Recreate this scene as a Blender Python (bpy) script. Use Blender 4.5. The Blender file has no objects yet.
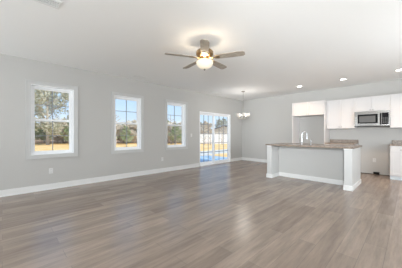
import bpy, bmesh, math, random
from mathutils import Vector, Matrix
random.seed(7)
R = math.radians
S = bpy.context.scene
COL = S.collection

# ------------------------------------------------------------------ camera
cam_d = bpy.data.cameras.new('camera'); cam = bpy.data.objects.new('camera', cam_d); COL.objects.link(cam)
cam.location = (0, 0, 1.203); cam.rotation_euler = (R(90), 0, R(45.8))
cam_d.sensor_width = 36; cam_d.lens = 18.305; cam_d.clip_end = 500
S.camera = cam
S.view_settings.view_transform = 'Standard'; S.view_settings.look = 'None'
S.view_settings.gamma = 1; S.view_settings.exposure = 0.20
S.view_settings.use_curve_mapping = False
S.cycles.use_denoising = True
S.cycles.max_bounces = 12; S.cycles.diffuse_bounces = 8; S.cycles.transparent_max_bounces = 32
S.cycles.sample_clamp_indirect = 6

# ------------------------------------------------------------------ sky
W = bpy.data.worlds.new('sky'); S.world = W; W.use_nodes = True
nt = W.node_tree; nt.nodes.clear()
wo = nt.nodes.new('ShaderNodeOutputWorld'); bg = nt.nodes.new('ShaderNodeBackground')
tc = nt.nodes.new('ShaderNodeTexCoord'); sx = nt.nodes.new('ShaderNodeSeparateXYZ')
rp = nt.nodes.new('ShaderNodeValToRGB')
rp.color_ramp.elements[0].position = 0.0; rp.color_ramp.elements[0].color = (0.70, 0.83, 0.97, 1)
rp.color_ramp.elements[1].position = 0.6; rp.color_ramp.elements[1].color = (0.28, 0.50, 0.90, 1)
e = rp.color_ramp.elements.new(0.22); e.color = (0.42, 0.65, 0.94, 1)
nz = nt.nodes.new('ShaderNodeTexNoise'); nz.inputs['Scale'].default_value = 2.2; nz.inputs['Detail'].default_value = 5
cr = nt.nodes.new('ShaderNodeValToRGB'); cr.color_ramp.elements[0].position = .54; cr.color_ramp.elements[1].position = .75
mp = nt.nodes.new('ShaderNodeMapping'); mp.inputs['Scale'].default_value = (1, 1, 3)
mx = nt.nodes.new('ShaderNodeMixRGB'); mx.inputs[2].default_value = (0.86, 0.90, 0.95, 1)
nt.links.new(tc.outputs['Generated'], sx.inputs[0]); nt.links.new(sx.outputs['Z'], rp.inputs[0])
nt.links.new(tc.outputs['Generated'], mp.inputs[0]); nt.links.new(mp.outputs[0], nz.inputs[0])
nt.links.new(nz.outputs['Fac'], cr.inputs[0]); nt.links.new(cr.outputs[0], mx.inputs[0])
nt.links.new(rp.outputs[0], mx.inputs[1]); nt.links.new(mx.outputs[0], bg.inputs[0])
bg.inputs[1].default_value = 1.05
nt.links.new(bg.outputs[0], wo.inputs[0])

# ------------------------------------------------------------------ sun and added fill lamps out of view
def light(name, kind, loc, energy, color=(1, 1, 1), target=None, **kw):
    d = bpy.data.lights.new(name, kind); d.energy = energy; d.color = color
    for k, v in kw.items(): setattr(d, k, v)
    o = bpy.data.objects.new(name, d); o.location = loc; COL.objects.link(o)
    if target is not None:
        o.rotation_euler = (Vector(target) - Vector(loc)).to_track_quat('-Z', 'Y').to_euler()
    return o
light('sun', 'SUN', (20, 10, 20), 4.6, (1, .95, .86), target=(20 - 10, 10 - 4, 20 - 9), angle=R(1))
FILL_COL = (0.91, 0.965, 1.0)
# unseen area lamps added to fill the room, tilted up to brighten the ceiling
light('fill_lamp_a', 'AREA', (-4.05, -3.12, 1.45), 58, FILL_COL, target=(-4.05, 2, 1.45 + 3.0), shape='RECTANGLE', size=1.9, size_y=1.5)
light('fill_lamp_b', 'AREA', (0.35, -3.12, 1.45), 110, FILL_COL, target=(-.5, 2, 1.45 + 1.9), shape='RECTANGLE', size=1.9, size_y=1.5)
light('fill_lamp_c', 'AREA', (2.38, 4.15, 1.35), 105, FILL_COL, target=(-2, 6.2, 1.35 + 2.6), shape='RECTANGLE', size=1.9, size_y=1.7)
light('fill_lamp_up', 'AREA', (0.4, -0.9, 1.5), 52, FILL_COL, target=(-0.6, 0.8, 2.74), shape='DISK', size=0.5)  # added fill near the camera, aimed at the ceiling
light('fill_lamp_back', 'AREA', (0.5, -0.9, 1.9), 22, FILL_COL, target=(-3.8, 8, 1.8), shape='DISK', size=0.7, spread=R(50))  # added fill to lift the back wall and kitchen

# ------------------------------------------------------------------ materials
def mat(name, col, rough=.6, metal=0, spec=.5, bump=None, noise=None, emit=None, estr=0):
    m = bpy.data.materials.new(name); m.use_nodes = True
    n = m.node_tree.nodes; l = m.node_tree.links; b = n['Principled BSDF']
    b.inputs['Base Color'].default_value = (*col, 1); b.inputs['Roughness'].default_value = rough
    b.inputs['Metallic'].default_value = metal; b.inputs['Specular IOR Level'].default_value = spec
    t = n.new('ShaderNodeTexCoord')
    if noise:
        sc, col2 = noise
        z = n.new('ShaderNodeTexNoise'); z.inputs['Scale'].default_value = sc; z.inputs['Detail'].default_value = 4
        x = n.new('ShaderNodeMixRGB'); x.inputs[1].default_value = (*col, 1); x.inputs[2].default_value = (*col2, 1)
        r = n.new('ShaderNodeValToRGB'); r.color_ramp.elements[0].position = .4; r.color_ramp.elements[1].position = .6
        l.new(t.outputs['Object'], z.inputs[0]); l.new(z.outputs['Fac'], r.inputs[0]); l.new(r.outputs[0], x.inputs[0])
        l.new(x.outputs[0], b.inputs['Base Color'])
    if bump:
        sc, st = bump
        z = n.new('ShaderNodeTexNoise'); z.inputs['Scale'].default_value = sc
        u = n.new('ShaderNodeBump'); u.inputs['Strength'].default_value = st; u.inputs['Distance'].default_value = .002
        l.new(t.outputs['Object'], z.inputs[0]); l.new(z.outputs['Fac'], u.inputs['Height']); l.new(u.outputs[0], b.inputs['Normal'])
    if emit:
        b.inputs['Emission Color'].default_value = (*emit, 1); b.inputs['Emission Strength'].default_value = estr
    return m

M = {}
M['wall'] = mat('wall paint', (.50, .492, .474), .75, bump=(180, .15))
M['ceiling'] = mat('ceiling paint', (.88, .88, .865), .85, bump=(90, .2))
M['trim'] = mat('white trim', (.74, .74, .73), .35)
M['vinyl'] = mat('white vinyl', (.88, .89, .90), .3)
M['casing'] = mat('window casing paint', (.55, .55, .54), .4)
M['grille'] = mat('backlit window grille', (.27, .29, .31), .5)  # white muntins, their backlit shade put into the colour as grey
M['cab'] = mat('cabinet white', (.65, .635, .63), .35)
M['island'] = mat('island grey white paint', (.50, .495, .48), .45)
M['islandpost'] = mat('island post paint', (.56, .56, .55), .4)
M['cabin'] = mat('cabinet side', (.68, .66, .64), .5)
M['steel'] = mat('brushed steel', (.36, .35, .335), .2, 1, bump=(60, .1))
M['chrome'] = mat('polished chrome', (.66, .67, .69), .15, 1)
M['knob'] = mat('nickel knob', (.35, .33, .31), .3, 1)
M['black'] = mat('black glass', (.008, .008, .009), .12, spec=.3)
M['window_mesh'] = mat('microwave window', (.10, .10, .10), .25)
M['dark'] = mat('dark plastic', (.012, .011, .010), .5, spec=.2)
M['bronze'] = mat('antique brass', (.42, .30, .17), .35, 1)
M['nickel'] = mat('brushed nickel dark', (.30, .28, .25), .35, 1)
M['plate'] = mat('white plastic plate', (.66, .66, .65), .35)
M['slot'] = mat('slot', (.05, .05, .05), .6)
M['ventdark'] = mat('vent shadow gap', (.10, .10, .10), .8)
M['ventwhite'] = mat('vent white metal', (.78, .78, .76), .4)
M['bulb'] = mat('warm lamp glass', (.55, .50, .42), .3, emit=(1, .86, .64), estr=.4)
M['lens'] = mat('downlight lens', (1, .97, .92), .4, emit=(1, .94, .86), estr=9)
M['blade'] = mat('weathered oak blade', (.30, .26, .21), .5, noise=(14, (.38, .33, .27)))
M['toekick'] = mat('toe kick', (.70, .75, .78), .5)
M['straw'] = mat('straw grass', (.74, .46, .17), .95, noise=(.7, (.82, .58, .28)))
M['litter'] = mat('reddish leaf litter', (.42, .24, .13), .95, noise=(1.5, (.55, .36, .22)))
M['patio'] = mat('patio concrete in blue shade', (.16, .33, .50), .7, noise=(3.5, (.42, .52, .62)))  # blue of the house shadow is put into the concrete's colour
M['path'] = mat('pale gravel path', (.62, .60, .56), .9, noise=(4, (.5, .5, .48)))
M['bark'] = mat('grey bark', (.36, .31, .27), .9, noise=(3, (.46, .42, .37)))
M['leaf_sage'] = mat('grey green leaves', (.30, .33, .25), .9, noise=(2.5, (.58, .54, .42)))
M['leaf_pine'] = mat('pine needles', (.26, .36, .19), .9, noise=(.8, (.42, .46, .30)))
M['leaf_dry'] = mat('dry brown twigs', (.68, .60, .50), .9, noise=(.6, (.76, .70, .60)))
M['siding'] = mat('cream siding', (.80, .76, .68), .8)
M['shingle'] = mat('dark shingles', (.14, .14, .15), .9, noise=(4, (.2, .2, .21)))
M['fence'] = mat('white vinyl fence', (.93, .93, .94), .5)

def glass_mat():
    m = bpy.data.materials.new('clear window glass'); m.use_nodes = True
    n = m.node_tree.nodes; l = m.node_tree.links; n.clear()
    o = n.new('ShaderNodeOutputMaterial'); a = n.new('ShaderNodeBsdfTransparent'); g = n.new('ShaderNodeBsdfGlossy')
    g.inputs['Roughness'].default_value = .02; x = n.new('ShaderNodeMixShader'); x.inputs[0].default_value = .028
    a.inputs[0].default_value = (.98, .99, .99, 1)
    l.new(a.outputs[0], x.inputs[1]); l.new(g.outputs[0], x.inputs[2]); l.new(x.outputs[0], o.inputs[0])
    return m
M['glass'] = glass_mat()

def shade_mat():
    m = bpy.data.materials.new('chandelier glass'); m.use_nodes = True
    n = m.node_tree.nodes; l = m.node_tree.links; n.clear()
    o = n.new('ShaderNodeOutputMaterial'); a = n.new('ShaderNodeBsdfTransparent'); g = n.new('ShaderNodeBsdfPrincipled')
    g.inputs['Base Color'].default_value = (.7, .68, .65, 1); g.inputs['Roughness'].default_value = .15
    x = n.new('ShaderNodeMixShader'); x.inputs[0].default_value = .4
    l.new(a.outputs[0], x.inputs[1]); l.new(g.outputs[0], x.inputs[2]); l.new(x.outputs[0], o.inputs[0])
    return m
M['shade'] = shade_mat()

def granite():
    m = bpy.data.materials.new('beige speckled granite'); m.use_nodes = True
    n = m.node_tree.nodes; l = m.node_tree.links; b = n['Principled BSDF']; b.inputs['Roughness'].default_value = .22
    t = n.new('ShaderNodeTexCoord'); v = n.new('ShaderNodeTexNoise'); v.inputs['Scale'].default_value = 55; v.inputs['Detail'].default_value = 6
    r = n.new('ShaderNodeValToRGB'); cs = [(.30, (.06, .045, .032)), (.42, (.17, .125, .095)), (.54, (.30, .24, .19)), (.70, (.46, .39, .33))]
    r.color_ramp.elements[0].position, r.color_ramp.elements[1].position = cs[0][0], cs[3][0]
    r.color_ramp.elements[0].color = (*cs[0][1], 1); r.color_ramp.elements[1].color = (*cs[3][1], 1)
    for p, c in cs[1:3]:
        q = r.color_ramp.elements.new(p); q.color = (*c, 1)
    l.new(t.outputs['Object'], v.inputs[0]); l.new(v.outputs['Fac'], r.inputs[0]); l.new(r.outputs[0], b.inputs['Base Color'])
    return m
M['granite'] = granite()

def floor_mat():
    m = bpy.data.materials.new('wood plank floor'); m.use_nodes = True
    n = m.node_tree.nodes; l = m.node_tree.links; b = n['Principled BSDF']
    t = n.new('ShaderNodeTexCoord')
    mp = n.new('ShaderNodeMapping'); mp.inputs['Rotation'].default_value = (0, 0, R(90))
    br = n.new('ShaderNodeTexBrick'); br.offset = .37; br.offset_frequency = 2
    br.inputs['Scale'].default_value = 1; br.inputs['Brick Width'].default_value = 1.22; br.inputs['Row Height'].default_value = .18
    br.inputs['Mortar Size'].default_value = .0018; br.inputs['Mortar Smooth'].default_value = .3; br.inputs['Bias'].default_value = 0
    br.inputs['Color1'].default_value = (.220, .170, .135, 1); br.inputs['Color2'].default_value = (.298, .236, .190, 1)
    br.inputs['Mortar'].default_value = (.17, .14, .118, 1)
    l.new(t.outputs['Object'], mp.inputs[0]); l.new(mp.outputs[0], br.inputs[0])
    m2 = n.new('ShaderNodeMapping'); m2.inputs['Scale'].default_value = (7, .7, 1)
    g = n.new('ShaderNodeTexNoise'); g.inputs['Scale'].default_value = 2.2; g.inputs['Detail'].default_value = 8; g.inputs['Roughness'].default_value = .65
    l.new(t.outputs['Object'], m2.inputs[0]); l.new(m2.outputs[0], g.inputs[0])
    rr = n.new('ShaderNodeValToRGB'); rr.color_ramp.elements[0].position = .3; rr.color_ramp.elements[1].position = .72
    rr.color_ramp.elements[0].color = (.80, .79, .785, 1); rr.color_ramp.elements[1].color = (1.34, 1.34, 1.34, 1)
    l.new(g.outputs['Fac'], rr.inputs[0])
    x = n.new('ShaderNodeMixRGB'); x.blend_type = 'MULTIPLY'; x.inputs[0].default_value = 1
    l.new(br.outputs['Color'], x.inputs[1]); l.new(rr.outputs[0], x.inputs[2]); l.new(x.outputs[0], b.inputs['Base Color'])
    b.inputs['Roughness'].default_value = .26; b.inputs['Specular IOR Level'].default_value = .8
    bp = n.new('ShaderNodeBump'); bp.inputs['Strength'].default_value = .12; bp.inputs['Distance'].default_value = .002
    l.new(g.outputs['Fac'], bp.inputs['Height']); l.new(bp.outputs[0], b.inputs['Normal'])
    return m
M['floor'] = floor_mat()

# ------------------------------------------------------------------ mesh helpers (world coordinates in, local out)
def box(bm, x0, x1, y0, y1, z0, z1, bev=0):
    x0, x1 = sorted((x0, x1)); y0, y1 = sorted((y0, y1)); z0, z1 = sorted((z0, z1))
    mt = Matrix.Translation(((x0 + x1) / 2, (y0 + y1) / 2, (z0 + z1) / 2)) @ Matrix.Diagonal((x1 - x0, y1 - y0, z1 - z0, 1))
    r = bmesh.ops.create_cube(bm, size=1, matrix=mt)
    if bev:
        es = list({e for v in r['verts'] for e in v.link_edges})
        bmesh.ops.bevel(bm, geom=es, offset=bev, segments=2, affect='EDGES', profile=.5)
def tube(bm, pts, rad, seg=10, cap=True):
    pts = [Vector(p) for p in pts]; rads = rad if isinstance(rad, (list, tuple)) else [rad] * len(pts)
    rings = []; prev = None
    for i, p in enumerate(pts):
        d = (pts[min(i + 1, len(pts) - 1)] - pts[max(i - 1, 0)]).normalized()
        if prev is None:
            a = d.orthogonal().normalized()
        else:
            a = (prev - d * prev.dot(d)).normalized()
        prev = a; b = d.cross(a)
        rings.append([bm.verts.new(p + (a * math.cos(2 * math.pi * k / seg) + b * math.sin(2 * math.pi * k / seg)) * rads[i]) for k in range(seg)])
    for r0, r1 in zip(rings, rings[1:]):
        for k in range(seg): bm.faces.new((r0[k], r0[(k + 1) % seg], r1[(k + 1) % seg], r1[k]))
    if cap:
        bm.faces.new(list(reversed(rings[0]))); bm.faces.new(rings[-1])
def lathe(bm, prof, c=(0, 0, 0), seg=28, closed=False):
    rings = []
    for r, z in prof:
        if r < 1e-5: rings.append([bm.verts.new((c[0], c[1], c[2] + z))])
        else: rings.append([bm.verts.new((c[0] + r * math.cos(2 * math.pi * k / seg), c[1] + r * math.sin(2 * math.pi * k / seg), c[2] + z)) for k in range(seg)])
    pr = list(zip(rings, rings[1:])) + ([(rings[-1], rings[0])] if closed else [])
    for a, b in pr:
        for k in range(seg):
            k2 = (k + 1) % seg
            if len(a) == 1 and len(b) == 1: continue
            if len(a) == 1: bm.faces.new((a[0], b[k2], b[k]))
            elif len(b) == 1: bm.faces.new((a[k], a[k2], b[0]))
            else: bm.faces.new((a[k], a[k2], b[k2], b[k]))
def new(): return bmesh.new()
def root_loc(o):
    while o.parent: o = o.parent
    return Vector(o.location)
def obj(name, bm, m, parent=None, origin=None, smooth=False, label=None, kind=None):
    bmesh.ops.recalc_face_normals(bm, faces=bm.faces)
    me = bpy.data.meshes.new(name)
    off = root_loc(parent) if parent else Vector(origin or (0, 0, 0))
    bmesh.ops.translate(bm, verts=bm.verts, vec=-off)
    bm.to_mesh(me); bm.free(); me.materials.append(M[m])
    if smooth:
        for p in me.polygons: p.use_smooth = True
    o = bpy.data.objects.new(name, me); COL.objects.link(o)
    if parent: o.parent = parent
    else: o.location = off
    if smooth:
        md = o.modifiers.new('edge', 'EDGE_SPLIT'); md.split_angle = R(40)
    if label: o['label'] = label
    if kind: o['kind'] = kind
    return o
def ring(bm, x0, x1, a0, a1, b0, b1, w, wb=None, wt=None):
    """rectangular frame in the y-z plane, no overlapping pieces"""
    wb = w if wb is None else wb; wt = w if wt is None else wt
    box(bm, x0, x1, a0, a0 + w, b0, b1); box(bm, x0, x1, a1 - w, a1, b0, b1)
    box(bm, x0, x1, a0 + w, a1 - w, b1 - wt, b1); box(bm, x0, x1, a0 + w, a1 - w, b0, b0 + wb)
def B(name, m, *boxes, parent=None, bev=0, **kw):
    bm = new()
    for b in boxes: box(bm, *b, bev=bev)
    return obj(name, bm, m, parent, **kw)
def thing(name, label, cat, loc, group=None):
    o = bpy.data.objects.new(name, None); COL.objects.link(o); o.location = loc; o.empty_display_size = .1
    o['label'] = label; o['category'] = cat
    if group: o['group'] = group
    return o
def tag(o, label, cat, group=None):
    o['label'] = label; o['category'] = cat
    if group: o['group'] = group
    return o
def struct_root(name, loc):
    o = bpy.data.objects.new(name, None); COL.objects.link(o); o.location = loc; o['kind'] = 'structure'; return o

# ------------------------------------------------------------------ room shell
XL, YB, XR, YF, H, T = -5.475, 7.985, 2.45, -3.2, 2.74, .16
B('floor', 'floor', (XL - T, XR + T, YF - T, YB + T, -.12, 0), kind='structure')
B('ceiling', 'ceiling', (XL - T - .35, XR + T + .35, YF - T - .35, YB + T + .35, H, H + .2), kind='structure')
def wall_panels(axis, at0, at1, lo, hi, opens):
    """boxes of a wall with rectangular openings (a0,a1,z0,z1)"""
    out = []; cur = lo
    def add(a0, a1, z0, z1):
        if a1 - a0 > 1e-4 and z1 - z0 > 1e-4:
            out.append((at0, at1, a0, a1, z0, z1) if axis == 'y' else (a0, a1, at0, at1, z0, z1))
    for a0, a1, z0, z1 in sorted(opens):
        add(cur, a0, 0, H); add(a0, a1, 0, z0); add(a0, a1, z1, H); cur = a1
    add(cur, hi, 0, H); return out
WIN = [(.42, 1.195), (2.125, 2.895), (3.80, 4.575)]
WZ0, WZ1 = .765, 2.235
SL = (5.25, 7.11, .02, 2.045)
B('wall_left', 'wall', *wall_panels('y', XL - T, XL, YF, YB, [(a, b, WZ0, WZ1) for a, b in WIN] + [SL]), kind='structure')
B('wall_back', 'wall', (XL - T, XR + T, YB, YB + T, 0, H), kind='structure')
B('wall_right', 'wall', *wall_panels('y', XR, XR + T, YF, YB, [(3.1, 5.1, .45, 2.25)]), kind='structure')
B('wall_front', 'wall', *wall_panels('x', YF - T, YF, XL - T, XR + T, [(-5.05, -3.05, .65, 2.25), (-.65, 1.35, .65, 2.25)]), kind='structure')

def baseboard(name, boxes):
    bm = new()
    for b in boxes: box(bm, *b)
    return obj(name, bm, 'trim', kind='structure')
bt, bh = .016, .125
baseboard('baseboard_left', [(XL, XL + bt, YF, SL[0] - .03, 0, bh), (XL, XL + bt, SL[1] + .03, YB, 0, bh), (XL, XL + .026, YF, SL[0] - .03, 0, .02), (XL, XL + .026, SL[1] + .03, YB, 0, .02)])
baseboard('baseboard_back', [(XL + bt, -2.96, YB - bt, YB, 0, bh), (XL + bt, -2.96, YB - .026, YB, 0, .02)])
B('gap_shade_1', 'dark', (-1.14, -.40, YB - .006, YB - .001, 0, .012), kind='structure')  # dark strip put in for the shaded open gap under the wall
baseboard('baseboard_front', [(XL, XR, YF, YF + bt, 0, bh)])
baseboard('baseboard_right', [(XR - bt, XR, YF, YB, 0, bh)])

# windows on the left wall
for i, (a, b) in enumerate(WIN):
    r = struct_root('window_%d' % (i + 1), (XL, (a + b) / 2, WZ0))
    c = .075
    bm = new()   # picture-frame casing with a raised back band
    ring(bm, XL, XL + .017, a - c + .014, b + c - .014, WZ0 - c + .014, WZ1 + c - .014, c - .014)
    ring(bm, XL, XL + .026, a - c - .006, b + c + .006, WZ0 - c - .006, WZ1 + c + .006, .02)
    obj('casing', bm, 'casing', r)
    bm = new(); d = .0745
    ring(bm, XL - d, XL + .004, a, b, WZ0, WZ1, .014)
    obj('jamb', bm, 'vinyl', r)
    bm = new(); f = .038; a2, b2, z2, z3 = a + .002, b - .002, WZ0 + .002, WZ1 - .002
    ring(bm, XL - .15, XL - .075, a2, b2, z2, z3, f + .012)
    obj('frame', bm, 'vinyl', r)
    f += .012
    mid = (WZ0 + WZ1) / 2; ia, ib = a2 + f - .012, b2 - f + .012
    for nm, q0, q1, xo in (('lower_sash', z2 + f - .012, mid + .025, -.098), ('upper_sash', mid - .025, z3 - f + .012, -.130)):
        bm = new(); s = .034; x0, x1 = XL + xo - .014, XL + xo + .014
        ring(bm, x0, x1, ia, ib, q0, q1, s)
        so = obj(nm, bm, 'vinyl', r)
        B('pane', 'glass', (XL + xo - .003, XL + xo + .003, ia + s, ib - s, q0 + s, q1 - s), parent=so)
        ym, zm = (ia + ib) / 2, (q0 + q1) / 2; g = .007
        B('muntin', 'grille', (XL + xo - .009, XL + xo + .009, ym - g, ym + g, q0 + s, q1 - s),
          (XL + xo - .008, XL + xo + .008, ia + s, ym - g, zm - g, zm + g), (XL + xo - .008, XL + xo + .008, ym + g, ib - s, zm - g, zm + g), parent=so)
        if nm == 'lower_sash':
            for yy in (ia + .2, ib - .2):
                B('sash_lock', 'vinyl', (x1 - .01, x1 + .006, yy - .03, yy + .03, q1, q1 + .014), parent=so, bev=.003)

# sliding patio door
r = struct_root('door_1', (XL, (SL[0] + SL[1]) / 2, 0))
y0, y1, z1 = SL[0], SL[1], SL[3]
B('door_frame', 'vinyl', (XL - .15, XL + .004, y0, y0 + .03, .02, z1), (XL - .15, XL + .004, y1 - .03, y1, .02, z1), (XL - .15, XL + .004, y0 + .03, y1 - .03, z1 - .05, z1), (XL - .15, XL + .03, y0 + .03, y1 - .03, 0, .035), parent=r)
bmc = [(XL, XL + .014, y0 - .05, y0 + .004, 0, z1 + .05), (XL, XL + .014, y1 - .004, y1 + .05, 0, z1 + .05), (XL, XL + .014, y0, y1, z1 - .004, z1 + .05)]
ymid = 6.11
for k, (p0, p1, xo) in enumerate(((y0 + .03, ymid + .03, -.115), (ymid - .03, y1 - .03, -.07))):
    bm = new(); s = .062; q0, q1 = .035, z1 - .05; X0, X1 = XL + xo - .018, XL + xo + .018
    ring(bm, X0, X1, p0, p1, q0, q1, s, wb=.09)
    pn = obj('sliding_panel' if k == 0 else 'fixed_panel', bm, 'vinyl', r)
    B('pane', 'glass', (XL + xo - .003, XL + xo + .003, p0 + s, p1 - s, q0 + .09, q1 - s), parent=pn)
    bx = []; ga, gb, gc, gd = p0 + s, p1 - s, q0 + .09, q1 - s; g = .008
    for j in (1, 2): bx.append((XL + xo - .009, XL + xo + .009, ga + (gb - ga) * j / 3 - g, ga + (gb - ga) * j / 3 + g, gc, gd))
    for j in (1, 2, 3, 4): bx.append((XL + xo - .0075, XL + xo + .0075, ga, gb, gc + (gd - gc) * j / 5 - .012, gc + (gd - gc) * j / 5 + .012))
    B('muntin', 'grille', *bx, parent=pn)
    if k == 1:
        B('handle', 'vinyl', (X1, X1 + .035, p0 + .02, p0 + .045, .95, 1.15), parent=pn, bev=.006)

# ------------------------------------------------------------------ outdoors
B('ground', 'straw', (-160, -5.7, -90, 150, -.9, -.6), kind='structure')
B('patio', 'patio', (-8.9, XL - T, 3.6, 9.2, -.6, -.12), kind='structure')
B('path', 'path', (-15.2, -12.3, 2, 40, -.6, -.585), kind='structure')
th = R(45.8); FX, FY = -math.sin(th), math.cos(th); RX, RY = math.cos(th), math.sin(th)
def out(d, r): return (FX * d + RX * r, FY * d + RY * r, -.6)     # d metres out along the view, r across

def foliage(bm, blobs, n, size):
    for k in range(n):
        c, rad = random.choice(blobs)
        v = Vector((random.gauss(0, 1), random.gauss(0, 1), random.gauss(0, 1))).normalized() * rad * (random.random() ** .45)
        p = Vector(c) + v; s = size * random.uniform(.5, 1.2)
        q = Matrix.Rotation(random.uniform(0, 6.3), 3, Vector((random.gauss(0, 1), random.gauss(0, 1), random.gauss(0, 1))).normalized())
        vs = [bm.verts.new(p + q @ Vector(w) * s) for w in ((-1, -.4, 0), (1, -.5, .1), (.8, .5, 0), (-.7, .5, -.1))]
        bm.faces.new(vs)
def make_tree(name, kind, height, spread, nleaf, leaf, leafsize):
    rt = bpy.data.objects.new(name, None); COL.objects.link(rt)
    bm = new(); tips = []
    lean = random.uniform(-.03, .03)
    trunk = [(lean * height * t, 0, height * .92 * t) for t in (0, .25, .5, .75, 1)]
    tube(bm, trunk, [height * .022 * (1 - .85 * t) + .01 for t in (0, .25, .5, .75, 1)], 8)
    nb = 16
    for k in range(nb):
        t = (.05 if kind == 'scrub' else .13) + (.88 if kind == 'scrub' else .8) * k / nb; a = k * 2.4 + random.uniform(-.4, .4); base = Vector((lean * height * t, 0, height * .92 * t))
        if kind == 'pine': ln = spread * (1.1 - t) * 1.1; up = .15
        else: ln = spread * math.sin(math.pi * min(1, t * .85 + .12)) * random.uniform(.8, 1.05); up = .55
        tip = base + Vector((math.cos(a) * ln, math.sin(a) * ln, ln * up))
        m = (base + tip) / 2 + Vector((0, 0, -.05 * ln))
        tube(bm, [base, m, tip], [height * .008, height * .005, .008], 5); tips += [(tip, .28 * ln + .25), (m, .25 * ln + .2)]
        for j in range(3):
            aa = a + random.uniform(-1, 1); st = base.lerp(tip, random.uniform(.4, .9)); tp = st + Vector((math.cos(aa), math.sin(aa), random.uniform(.2, 1))) * ln * .4
            tube(bm, [st, tp], [height * .003, .006], 4); tips.append((tp, .2 * ln + .15))
    b = obj('trunk', bm, 'bark'); b.parent = rt
    bm = new(); foliage(bm, tips, nleaf, leafsize); f = obj('foliage', bm, leaf); f.parent = rt
    return rt
protos = {
 'oak': make_tree('tree', 'oak', 10, 4.2, 9500, 'leaf_sage', .13),
 'pine': make_tree('tree', 'pine', 6, 1.7, 3800, 'leaf_pine', .10),
 'scrub': make_tree('tree', 'scrub', 4.4, 2.3, 5200, 'leaf_dry', .13),
 'bare': make_tree('tree', 'oak', 8, 1.7, 260, 'leaf_dry', .07),
}
used = set()
def put_tree(kind, d, r, s, rz, label, group=None):
    p = protos[kind]
    if kind in used:
        q = p.copy(); COL.objects.link(q)
        for ch in p.children:
            c = ch.copy(); c.parent = q; COL.objects.link(c)
        p2 = q
    else:
        used.add(kind); p2 = p
    p2.location = out(d, r); p2.scale = (s, s, s); p2.rotation_euler = (0, 0, rz)
    p2['label'] = label; p2['category'] = 'tree'
    if 'group' in p2: del p2['group']
    if group: p2['group'] = group
    return p2
put_tree('oak', 34, -25.5, 1.12, .5, 'tall full grey-green tree filling the left of the first window')
put_tree('oak', 38, -35, 1.0, 2.1, 'grey-green tree standing left of the tall tree outside the first window')
put_tree('pine', 36, -23.2, .75, 1.1, 'small dark pine just right of the tall tree outside the first window')
put_tree('bare', 35, -14.6, .78, .3, 'slim bare tree rising above the scrub outside the middle window')
put_tree('bare', 37, -5.4, .72, 1.3, 'slim bare tree rising above the scrub outside the third window')
put_tree('pine', 36, -13.2, .62, .2, 'little dark pine in front of the scrub outside the middle window')
put_tree('pine', 37, -16.6, .66, 2.2, 'dark green pine at the left edge of the middle window view')
put_tree('pine', 36, -4.4, .7, .9, 'dark pine among the scrub outside the third window')
n = 0
for d in (40, 46):
    for k in range(17):
        rr = -40 + k * 2.5 + random.uniform(-.4, .4) + (.9 if d == 45 else 0)
        if rr > (2.6 if d == 40 else -1.5): continue
        kind = 'scrub' if d == 40 or random.random() < .5 else 'pine'
        if d == 40 and random.random() < .12: kind = 'pine'
        sc = random.uniform(.85, 1.08) * (1.15 if d == 45 else 1) * (.9 if kind == 'pine' else 1)
        lab = 'brown scrubby tree in the hazy tree line across the straw field' if kind == 'scrub' else 'small dark pine in the tree line across the straw field'
        put_tree(kind, d + random.uniform(-1, 1), rr, sc, random.uniform(0, 6), lab, 'scrub trees in the far tree line' if kind == 'scrub' else 'pines in the far tree line')
bm = new(); box(bm, -90, 2.4, 0, 90, -.02, .03)
bmesh.ops.transform(bm, matrix=Matrix.Translation(out(39, 0)) @ Matrix.Rotation(math.atan2(RY, RX), 4, 'Z'), verts=bm.verts)
obj('forest_floor', bm, 'litter', kind='structure')
# neighbour's white fence, house and bare yard trees, seen through the sliding door
ang = math.atan2(RY, RX)
fr = thing('yard_fence', 'long white vinyl fence across the straw lawn, seen through the sliding door', 'fence', out(37, 3))
def place_local(bm): bmesh.ops.transform(bm, matrix=Matrix.Translation(out(37, 3)) @ Matrix.Rotation(ang, 4, 'Z'), verts=bm.verts)
bm = new()
for k in range(60):
    x = -4.5 + k * .165; box(bm, x, x + .155, -.015, .015, .06, 1.85)
box(bm, -4.5, 5.4, -.03, .03, .05, .16); box(bm, -4.5, 5.4, -.03, .03, 1.78, 1.9)
place_local(bm); obj('fence_panel', bm, 'fence', fr)
for k in range(5):
    bm = new(); box(bm, -4.56 + k * 2.47, -4.43 + k * 2.47, -.065, .065, 0, 2.0, bev=.01); place_local(bm); obj('fence_post', bm, 'fence', fr)
hs = thing('house', 'cream house with dark shingled gable roof behind the white fence', 'house', out(49, 5.6))
def hl(bm): bmesh.ops.transform(bm, matrix=Matrix.Translation(out(49, 5.6)) @ Matrix.Rotation(ang + R(90) - .12, 4, 'Z'), verts=bm.verts)
bm = new(); box(bm, -4, 5, -3.2, 3.2, 0, 2.5)
v = [bm.verts.new(p) for p in ((-4, -3.2, 2.5), (-4, 3.2, 2.5), (-4, 0, 3.5), (5, -3.2, 2.5), (5, 3.2, 2.5), (5, 0, 3.5))]
bm.faces.new((v[0], v[1], v[2])); bm.faces.new((v[3], v[5], v[4])); hl(bm); obj('wall', bm, 'siding', hs)
bm = new()
for s in (-1, 1):
    a = [(-4.4, s * 3.6, 2.38), (5.4, s * 3.6, 2.38), (5.4, 0, 3.52), (-4.4, 0, 3.52)]
    lo = [bm.verts.new(p) for p in a]; hi = [bm.verts.new((p[0], p[1], p[2] + .18)) for p in a]
    bm.faces.new(lo); bm.faces.new(hi)
    for i in range(4): bm.faces.new((lo[i], lo[(i + 1) % 4], hi[(i + 1) % 4], hi[i]))
hl(bm); obj('roof', bm, 'shingle', hs)
for x in (-2.2, 2.2):
    bm = new(); box(bm, x - .5, x + .5, -3.24, -3.18, 1, 2.1); hl(bm); obj('window', bm, 'window_mesh', hs)
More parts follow.
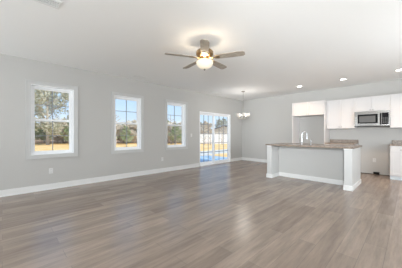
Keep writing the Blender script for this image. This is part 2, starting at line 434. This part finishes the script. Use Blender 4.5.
put_tree('bare', 33, .5, .42, 1.0, 'leftmost small bare tree in front of the white fence')
put_tree('bare', 33, 1.5, .38, 2.0, 'middle small bare tree in front of the white fence')
put_tree('bare', 34, 3.5, .44, 3.0, 'rightmost small bare tree in front of the white fence')
put_tree('oak', 52, -.6, .50, 3.3, 'round grey-green tree behind the left end of the white fence')
put_tree('oak', 62, 7.4, .68, 4.3, 'pale tree rising behind the cream house')

# ------------------------------------------------------------------ kitchen cabinets
def shaker(name, x0, x1, z0, z1, yf, parent, m='cab', fw=.055, rec=.014, knob=None, flat=False, facing=-1):
    """door on plane y=yf, front towards -y (facing=-1) or +y"""
    t = .02; ya = yf; yb = yf + facing * t
    g = .003; x0 += g; x1 -= g; z0 += g; z1 -= g
    bm = new()
    if flat: box(bm, x0, x1, ya, yb, z0, z1, bev=.002)
    else:
        for b in ((x0, x0 + fw, ya, yb, z0, z1), (x1 - fw, x1, ya, yb, z0, z1), (x0 + fw, x1 - fw, ya, yb, z1 - fw, z1), (x0 + fw, x1 - fw, ya, yb, z0, z0 + fw)):
            box(bm, *b)
        box(bm, x0 + fw, x1 - fw, ya, yf + facing * (t - rec), z0 + fw, z1 - fw)
    o = obj(name, bm, m, parent)
    if knob:
        kx, kz = knob; bm = new(); prof = [(0, 0), (.006, 0), (.005, .010), (.013, .016), (.014, .022), (.010, .027), (0, .028)]
        lathe(bm, prof, seg=14)
        bmesh.ops.transform(bm, matrix=Matrix.Translation((kx, yb, kz)) @ Matrix.Rotation(R(90) * (1 if facing < 0 else -1), 4, 'X'), verts=bm.verts)
        obj('knob', bm, 'knob', o, smooth=True)
    return o
def wall_cabinet(x0, x1, z0, z1, yf, label, doors, kz=.05):
    c = thing('wall_cabinet', label, 'cabinet', ((x0 + x1) / 2, YB, z0), 'white wall cabinets along the kitchen wall')
    B('body', 'cab', (x0 + .001, x1 - .001, yf, YB - .002, z0, z1), parent=c)
    w = (x1 - x0) / doors
    for k in range(doors):
        a = x0 + k * w; kx = (a + w - .03) if (k == 0 and doors > 1) else a + .03
        shaker('door', a, a + w, z0, z1, yf, c, knob=(kx, z0 + kz))
    return c
XF0, XF1 = -2.93, -1.945      # refrigerator bay
YU, YBASE = YB - .33, YB - .615
fs = thing('refrigerator_surround', 'tall white side panels around the empty refrigerator bay', 'cabinet', ((XF0 + XF1) / 2, YB, 0))
B('side_panel', 'cab', (XF0 - .02, XF0, YBASE, YB - .002, 0, 2.29), parent=fs)
B('side_panel', 'cab', (XF1, XF1 + .02, YBASE, YB - .002, 0, 2.29), parent=fs)
wall_cabinet(XF0 + .001, XF1 - .001, 1.83, 2.29, YBASE + .02, 'short deep white two-door cabinet over the empty refrigerator bay', 2, .04)
XM0, XM1 = -1.186, -.405
wall_cabinet(XF1 + .022, XM0 - .001, 1.375, 2.29, YU, 'tall white two-door wall cabinet between refrigerator bay and microwave', 2)
wall_cabinet(XM0, XM1, 1.862, 2.29, YU, 'short white two-door cabinet directly above the microwave', 2, .04)
wall_cabinet(XM1 + .001, .46, 1.375, 2.29, YU, 'tall white wall cabinet to the right of the microwave', 2)

# microwave
mw = thing('microwave', 'stainless steel over-the-range microwave with black window and keypad', 'microwave', ((XM0 + XM1) / 2, YB, 1.41))
ym = YB - .40; zb, zt = 1.425, 1.855
B('body', 'dark', (XM0 + .004, XM1 - .004, ym, YB - .003, zb, zt), parent=mw)
xd = XM1 - .175
bm = new(); wx0, wx1, wz0, wz1 = XM0 + .08, xd - .075, zb + .085, zt - .085
for b in ((XM0 + .004, wx0, ym - .028, ym, zb + .015, zt - .045), (wx1, xd - .002, ym - .028, ym, zb + .015, zt - .045),
          (wx0, wx1, ym - .028, ym, zb + .015, wz0), (wx0, wx1, ym - .028, ym, wz1, zt - .045)): box(bm, *b)
dr = obj('door', bm, 'steel', mw)
B('window', 'black', (wx0, wx1, ym - .024, ym - .004, wz0, wz1), parent=dr, label='black glass door window')
B('window_screen', 'window_mesh', (wx0 + .035, wx1 - .05, ym - .0265, ym - .022, wz0 + .03, wz1 - .045), parent=dr)
bm = new(); hx = xd - .012
tube(bm, [(hx, ym - .028, zt - .08), (hx, ym - .06, zt - .085), (hx, ym - .066, zt - .11), (hx, ym - .066, zb + .08), (hx, ym - .06, zb + .055), (hx, ym - .028, zb + .05)], .018, 10)
obj('handle', bm, 'dark', dr, smooth=True, label='black vertical bar handle')
B('control_panel', 'steel', (xd, XM1 - .004, ym - .028, ym, zb + .015, zt - .045), parent=mw)
kp = B('keypad', 'black', (xd + .012, XM1 - .02, ym - .031, ym - .027, zb + .045, zt - .06), parent=mw, label='black glossy keypad')
bm = new()
for rr in range(5):
    for cc in range(3): box(bm, xd + .038 + cc * .036, xd + .06 + cc * .036, ym - .033, ym - .0305, zb + .085 + rr * .034, zb + .1 + rr * .034)
obj('button', bm, 'window_mesh', kp, kind='stuff')
B('top_grille', 'steel', (XM0 + .004, XM1 - .004, ym - .026, ym, zt - .043, zt), parent=mw)
bm = new()
for k in range(22): box(bm, XM0 + .05 + k * .031, XM0 + .072 + k * .031, ym - .028, ym - .022, zt - .028, zt - .016)
obj('vent_slot', bm, 'steel', mw, kind='stuff')
B('bottom_trim', 'dark', (XM0 + .004, XM1 - .004, ym - .02, ym, zb - .006, zb + .014), parent=mw)

# base cabinets
def base_cabinet(x0, x1, label, doors, side_left=False):
    c = thing('base_cabinet', label, 'cabinet', ((x0 + x1) / 2, YB, 0))
    B('body', 'cab', (x0, x1, YBASE, YB - .002, .10, .888), parent=c)
    B('toe_kick', 'toekick', (x0, x1, YBASE + .05, YBASE + .07, 0, .10), parent=c)
    w = (x1 - x0) / doors
    for k in range(doors):
        a = x0 + k * w
        shaker('door', a + .01, a + w - .01, .115, .70, YBASE, c, knob=(a + (w - .04 if k == 0 else .04), .65), fw=.06)
        shaker('drawer', a + .01, a + w - .01, .715, .87, YBASE, c, flat=True, knob=(a + w / 2, .79))
    return c
base_cabinet(XF1 + .022, -1.16, 'white base cabinet left of the empty range gap, behind the island', 2)
base_cabinet(-.395, .46, 'white base cabinet right of the empty range gap', 2)
def counter(x0, x1, label, bsx0):
    c = thing('countertop', label, 'countertop', ((x0 + x1) / 2, YB, .89))
    B('slab', 'granite', (x0, x1, YBASE - .03, YB - .003, .89, .925), parent=c, bev=.003)
    B('backsplash', 'granite', (bsx0, x1, YB - .024, YB - .003, .9255, 1.025), parent=c, bev=.002)
counter(XF1 + .022, -1.145, 'brown speckled granite countertop left of the empty range gap', XF1 + .022)
counter(-.41, .46, 'brown speckled granite countertop right of the empty range gap', -.385)

# ------------------------------------------------------------------ island
IX0, IX1, IY0, IY1, IYP = -2.80, -.87, 5.285, 6.35, 5.74
il = thing('kitchen_island', 'pale grey-white kitchen island with end posts and granite overhang top', 'island', ((IX0 + IX1) / 2, IY0, 0))
B('back_panel', 'island', (IX0 + .13, IX1 - .13, IYP, IYP + .02, 0, .888), parent=il)
def wing(x0, x1):
    o = B('end_post', 'islandpost', (x0, x1, IY0, IY1 - .02, 0, .888), parent=il, bev=.002)
    t = .014; bm = new()
    for zz0, zz1, tt in ((0, .095, t), (.095, .108, t * .5)):
        box(bm, x0 - tt, x1 + tt, IY0 - tt, IY0, zz0, zz1)
    outer = x1 if x1 > IX1 - .01 else x0
    if outer == x1:
        box(bm, x1, x1 + t, IY0, IY1 - .02, 0, .095); box(bm, x0 - t, x0, IY0, IYP, 0, .095)
    else:
        box(bm, x0 - t, x0, IY0, IY1 - .02, 0, .095); box(bm, x1, x1 + t, IY0, IYP, 0, .095)
    obj('post_base_trim', bm, 'trim', o)
    # small cap moulding under the top
    B('post_cap', 'trim', (x0 - .008, x1 + .008, IY0 - .008, IY0, .862, .888), parent=o)
wing(IX0, IX0 + .13); wing(IX1 - .14, IX1)
B('base_trim', 'trim', (IX0 + .145, IX1 - .155, IYP - .014, IYP, 0, .095), (IX0 + .145, IX1 - .155, IYP - .007, IYP, .095, .108), parent=il)
B('body', 'cab', (IX0 + .13, IX1 - .14, IYP + .02, IY1 - .02, .10, .888), parent=il)
for k in range(4):
    w = (IX1 - .14 - IX0 - .13) / 4; a = IX0 + .13 + k * w
    shaker('door', a, a + w, .115, .86, IY1 - .02, il, knob=(a + w - .04, .78), facing=1)
CX0, CX1, CY0, CY1 = IX0 - .03, IX1 + .03, IY0 - .03, IY1 + .025
hx0, hx1, hy0, hy1 = -2.42, -1.66, 5.93, 6.28
B('top', 'granite', (CX0, CX1, CY0, hy0, .89, .925), (CX0, CX1, hy1, CY1, .89, .925), (CX0, hx0, hy0, hy1, .89, .925), (hx1, CX1, hy0, hy1, .89, .925), parent=il)
B('sink', 'steel', (hx0 + .002, hx0 + .006, hy0 + .002, hy1 - .002, .70, .921), (hx1 - .006, hx1 - .002, hy0 + .002, hy1 - .002, .70, .921), (hx0 + .002, hx1 - .002, hy0 + .002, hy0 + .006, .70, .921),
  (hx0 + .002, hx1 - .002, hy1 - .006, hy1 - .002, .70, .921), (hx0 + .002, hx1 - .002, hy0 + .002, hy1 - .002, .698, .702), parent=il)
# faucet
fx, fy = -2.09, 5.885
fc = thing('faucet', 'tall chrome gooseneck faucet on the island countertop', 'faucet', (fx, fy, .925))
bm = new(); lathe(bm, [(0, 0), (.028, 0), (.028, .008), (.018, .03), (.016, .09), (0, .09)], (fx, fy, .925), 20); obj('base', bm, 'chrome', fc, smooth=True)
bm = new(); pts = [(fx, fy, 1.0), (fx, fy, 1.17)]
for k in range(1, 10):
    a = R(180 - 20 * k); rr = .075
    pts.append((fx + .6 * (rr + rr * math.cos(a)), fy + .8 * (rr + rr * math.cos(a)), 1.17 + .1 * math.sin(a)))
pts.append((pts[-1][0], pts[-1][1], 1.13)); tube(bm, pts, .012, 12); obj('spout', bm, 'chrome', fc, smooth=True)
bm = new(); q = pts[-1]; tube(bm, [(q[0], q[1], 1.14), (q[0], q[1], 1.12), (q[0], q[1], 1.06)], [.013, .017, .016], 12); obj('spray_head', bm, 'chrome', fc, smooth=True)
bm = new(); tube(bm, [(fx, fy, .98), (fx - .035, fy - .02, .985), (fx - .06, fy - .03, 1.03)], [.009, .007, .006], 8); obj('lever', bm, 'chrome', fc, smooth=True)
sx_, sy_ = -1.86, 5.885
sd = thing('soap_dispenser', 'small chrome soap pump on the island countertop beside the faucet', 'soap dispenser', (sx_, sy_, .925))
bm = new(); lathe(bm, [(0, 0), (.02, 0), (.02, .006), (.011, .02), (.011, .10), (0, .10)], (sx_, sy_, .925), 16); obj('pump_body', bm, 'chrome', sd, smooth=True)
bm = new(); tube(bm, [(sx_, sy_, 1.02), (sx_, sy_, 1.07), (sx_ + .01, sy_ + .02, 1.08), (sx_ + .03, sy_ + .06, 1.07)], [.007, .010, .008, .006], 8); obj('nozzle', bm, 'chrome', sd, smooth=True)

# ------------------------------------------------------------------ ceiling fan
cx, cy = -2.40, 2.42
fan = thing('ceiling_fan', 'five-blade ceiling fan with brass body and glowing bowl light', 'ceiling fan', (cx, cy, H))
bm = new(); lathe(bm, [(0, 0), (.075, 0), (.078, -.02), (.06, -.055), (.02, -.065), (0, -.065)], (cx, cy, H)); obj('canopy', bm, 'bronze', fan, smooth=True)
bm = new(); tube(bm, [(cx, cy, H - .06), (cx, cy, H - .14)], .014, 12); obj('downrod', bm, 'bronze', fan, smooth=True)
bm = new(); lathe(bm, [(0, 0), (.035, 0), (.05, -.012), (.12, -.03), (.145, -.06), (.145, -.10), (.115, -.135), (.07, -.15), (0, -.15)], (cx, cy, H - .115)); obj('motor_housing', bm, 'bronze', fan, smooth=True)
zbld = H - .272
bm = new(); lathe(bm, [(0, 0), (.07, 0), (.075, -.03), (.06, -.05), (0, -.05)], (cx, cy, H - .265)); obj('switch_housing', bm, 'bronze', fan, smooth=True)
for k in range(5):
    a = R(-44.2 + 90) + R(-90 + 72 * k) - R(0)     # one blade points at the viewer
    a = math.atan2(-cy, -cx) + R(72 * k)
    Mx = Matrix.Translation((cx, cy, zbld)) @ Matrix.Rotation(a, 4, 'Z') @ Matrix.Rotation(R(-11), 4, 'X')
    bm = new(); prof = [(.17, .045), (.22, .058), (.40, .064), (.58, .066), (.635, .060), (.66, .035)]
    top = [bm.verts.new((x, y, .004)) for x, y in prof] + [bm.verts.new((x, -y, .004)) for x, y in reversed(prof)]
    bot = [bm.verts.new((x, y, -.004)) for x, y in prof] + [bm.verts.new((x, -y, -.004)) for x, y in reversed(prof)]
    bm.faces.new(top); bm.faces.new(list(reversed(bot)))
    for i in range(len(top)): bm.faces.new((top[i], bot[i], bot[(i + 1) % len(top)], top[(i + 1) % len(top)]))
    bmesh.ops.transform(bm, matrix=Mx, verts=bm.verts); bl = obj('blade', bm, 'blade', fan)
    bm = new(); box(bm, .06, .20, -.016, .016, -.014, -.005, bev=.003); box(bm, .18, .26, -.038, .038, -.011, -.0045, bev=.003)
    bmesh.ops.transform(bm, matrix=Mx, verts=bm.verts); obj('blade_bracket', bm, 'bronze', bl, label='brass bracket')
zk = H - .325
bm = new(); lathe(bm, [(.127, .006), (.137, .004), (.142, -.008), (.130, -.006)], (cx, cy, zk), closed=True); obj('light_fitter', bm, 'bronze', fan, smooth=True)
bm = new(); lathe(bm, [(.138, -.008), (.142, -.02), (.135, -.05), (.112, -.085), (.075, -.112), (.03, -.127), (0, -.13)], (cx, cy, zk)); obj('bowl_shade', bm, 'bulb', fan, smooth=True, label='frosted glass bowl, lit')
bm = new(); lathe(bm, [(0, -.126), (.014, -.128), (.018, -.138), (.008, -.15), (0, -.156)], (cx, cy, zk), 14); obj('finial', bm, 'nickel', fan, smooth=True)
light('fan_lamp', 'POINT', (cx, cy, zk - .045), 13, (1, .84, .64), shadow_soft_size=.09, specular_factor=.15)

# ------------------------------------------------------------------ chandelier
hx_, hy_ = -4.14, 6.27
_d = 7.34; _u = (243.2 - 201) / 204.4
hx_, hy_ = FX * _d + RX * _u * _d, FY * _d + RY * _u * _d
ch = thing('chandelier', 'small nickel chandelier with five glass shades hanging by the sliding door', 'chandelier', (hx_, hy_, H))
bm = new(); lathe(bm, [(0, 0), (.065, 0), (.065, -.015), (.045, -.03), (0, -.032)], (hx_, hy_, H)); obj('canopy', bm, 'nickel', ch, smooth=True)
bm = new(); tube(bm, [(hx_, hy_, H - .03), (hx_, hy_, 1.98)], .005, 8); obj('stem', bm, 'nickel', ch, smooth=True)
bm = new(); lathe(bm, [(0, .24), (.012, .24), (.014, .12), (.024, .10), (.014, .08), (.016, .03), (.03, .01), (.016, -.015), (0, -.03)], (hx_, hy_, 1.75), 18); obj('hub', bm, 'nickel', ch, smooth=True)
for k in range(5):
    a = R(72 * k + 20); ca, sa = math.cos(a), math.sin(a); P = lambda r, z: (hx_ + ca * r, hy_ + sa * r, z)
    bm = new(); tube(bm, [P(.01, 1.775), P(.06, 1.745), P(.12, 1.735), (P(.175, 1.755)), P(.195, 1.80)], .006, 8)
    lathe(bm, [(0, 0), (.022, .0), (.028, .02), (.02, .03), (0, .03)], P(.195, 1.795), 14); arm = obj('arm', bm, 'nickel', ch, smooth=True)
    bm = new(); lathe(bm, [(.022, .0), (.05, .03), (.056, .07), (.052, .12), (.049, .12), (.053, .07), (.047, .032), (.02, .004)], P(.195, 1.82), 18, closed=True)
    obj('glass_shade', bm, 'shade', arm, smooth=True)
    bm = new(); lathe(bm, [(0, 0), (.011, 0), (.012, .02), (.022, .05), (.016, .075), (0, .085)], P(.195, 1.825), 12); obj('bulb', bm, 'bulb', arm, smooth=True)

light('chandelier_lamp', 'POINT', (hx_, hy_, 1.98), 15, (1, .95, .88), shadow_soft_size=.2, specular_factor=.2)
# ------------------------------------------------------------------ recessed lights
for k, (x, y, lab) in enumerate(((-2.508, 6.87, 'recessed ceiling light nearest the window wall, left of three'), (-1.329, 6.84, 'middle recessed ceiling light above the kitchen island'), (-.19, 6.83, 'recessed ceiling light at the right edge of the picture'))):
    t = thing('recessed_light', lab, 'ceiling light', (x, y, H), 'recessed kitchen ceiling lights')
    bm = new(); lathe(bm, [(.068, 0), (.092, 0), (.09, -.006), (.068, -.008)], (x, y, H), closed=True); obj('trim_ring', bm, 'trim', t, smooth=True)
    bm = new(); lathe(bm, [(0, -.002), (.068, -.002), (.068, -.005), (0, -.005)], (x, y, H)); obj('lens', bm, 'lens', t)
    light('downlight', 'SPOT', (x, y, H - .012), 54, (1, .66, .40), target=(x, y, 0), spot_size=R(120), spot_blend=.8, shadow_soft_size=.06)

# ------------------------------------------------------------------ ceiling registers
def register(x, y, lx, ly, label):
    t = thing('ceiling_vent', label, 'vent', (x, y, H), 'white ceiling air registers')
    f = .022; z = H - .008
    B('frame', 'ventwhite', (x - lx, x - lx + f, y - ly, y + ly, z, H), (x + lx - f, x + lx, y - ly, y + ly, z, H), (x - lx + f, x + lx - f, y - ly, y - ly + f, z, H), (x - lx + f, x + lx - f, y + ly - f, y + ly, z, H), parent=t)
    B('backing', 'ventdark', (x - lx + f, x + lx - f, y - ly + f, y + ly - f, H - .002, H), parent=t)
    n_ = 6; bm = new()
    for k in range(n_):
        yy = y - ly + f + (2 * ly - 2 * f) * (k + .5) / n_ if ly < lx else None
        if yy is not None: box(bm, x - lx + f, x + lx - f, yy - .003, yy + .003, z, H - .002)
        else:
            xx = x - lx + f + (2 * lx - 2 * f) * (k + .5) / n_; box(bm, xx - .003, xx + .003, y - ly + f, y + ly - f, z, H - .002)
    obj('louver', bm, 'ventwhite', t, kind='stuff')
register(-2.93, .33, .09, .17, 'ceiling air register at the top left, nearest the camera')
register(-5.09, 2.66, .06, .15, 'ceiling air register close to the wall between first and middle windows')
register(-5.05, 5.62, .06, .15, 'ceiling air register above the sliding door')

# ------------------------------------------------------------------ outlets and switch
def plate(name, cat, label, x, y, z, wall, kind):
    t = thing(name, label, cat, (x, y, z)); w, h = .036, .058
    if wall == 'left':
        B('cover_plate', 'plate', (x, x + .006, y - w, y + w, z - h, z + h), parent=t, bev=.002)
        g = lambda a0, a1, b0, b1: (x + .006, x + .009, y + a0, y + a1, z + b0, z + b1)
    else:
        B('cover_plate', 'plate', (x - w, x + w, y - .006, y, z - h, z + h), parent=t, bev=.002)
        g = lambda a0, a1, b0, b1: (x + a0, x + a1, y - .009, y - .006, z + b0, z + b1)
    if kind == 'outlet':
        for s in (-1, 1):
            so = B('socket', 'plate', g(-.017, .017, s * .026 - .014, s * .026 + .014), parent=t)
            e = .0095
            if wall == 'left': B('slot', 'slot', (x + .008, x + e, y - .008, y - .005, z + s * .026 - .005, z + s * .026 + .006), (x + .008, x + e, y + .005, y + .008, z + s * .026 - .005, z + s * .026 + .006), parent=so)
            else: B('slot', 'slot', (x - .008, x - .005, y - e, y - .008, z + s * .026 - .005, z + s * .026 + .006), (x + .005, x + .008, y - e, y - .008, z + s * .026 - .005, z + s * .026 + .006), parent=so)
    else: B('rocker', 'plate', g(-.016, .016, -.032, .032), parent=t, bev=.001)
plate('wall_outlet', 'outlet', 'white wall outlet low under the first window', XL, .76, .40, 'left', 'outlet')
plate('wall_outlet', 'outlet', 'white wall outlet low between middle and third windows', XL, 3.62, .41, 'left', 'outlet')
plate('light_switch', 'switch', 'white light switch between third window and sliding door', XL, 4.84, 1.16, 'left', 'switch')
plate('wall_outlet', 'outlet', 'white wall outlet in the empty range gap', -.77, YB, .42, 'back', 'outlet')
rb = thing('range_outlet_box', 'black range power outlet at the floor in the empty range gap', 'outlet', (-.71, YB, 0))
B('housing', 'dark', (-.79, -.65, YB - .06, YB, .0, .075), parent=rb, bev=.006)
B('socket_face', 'black', (-.765, -.675, YB - .066, YB - .06, .015, .06), parent=rb)
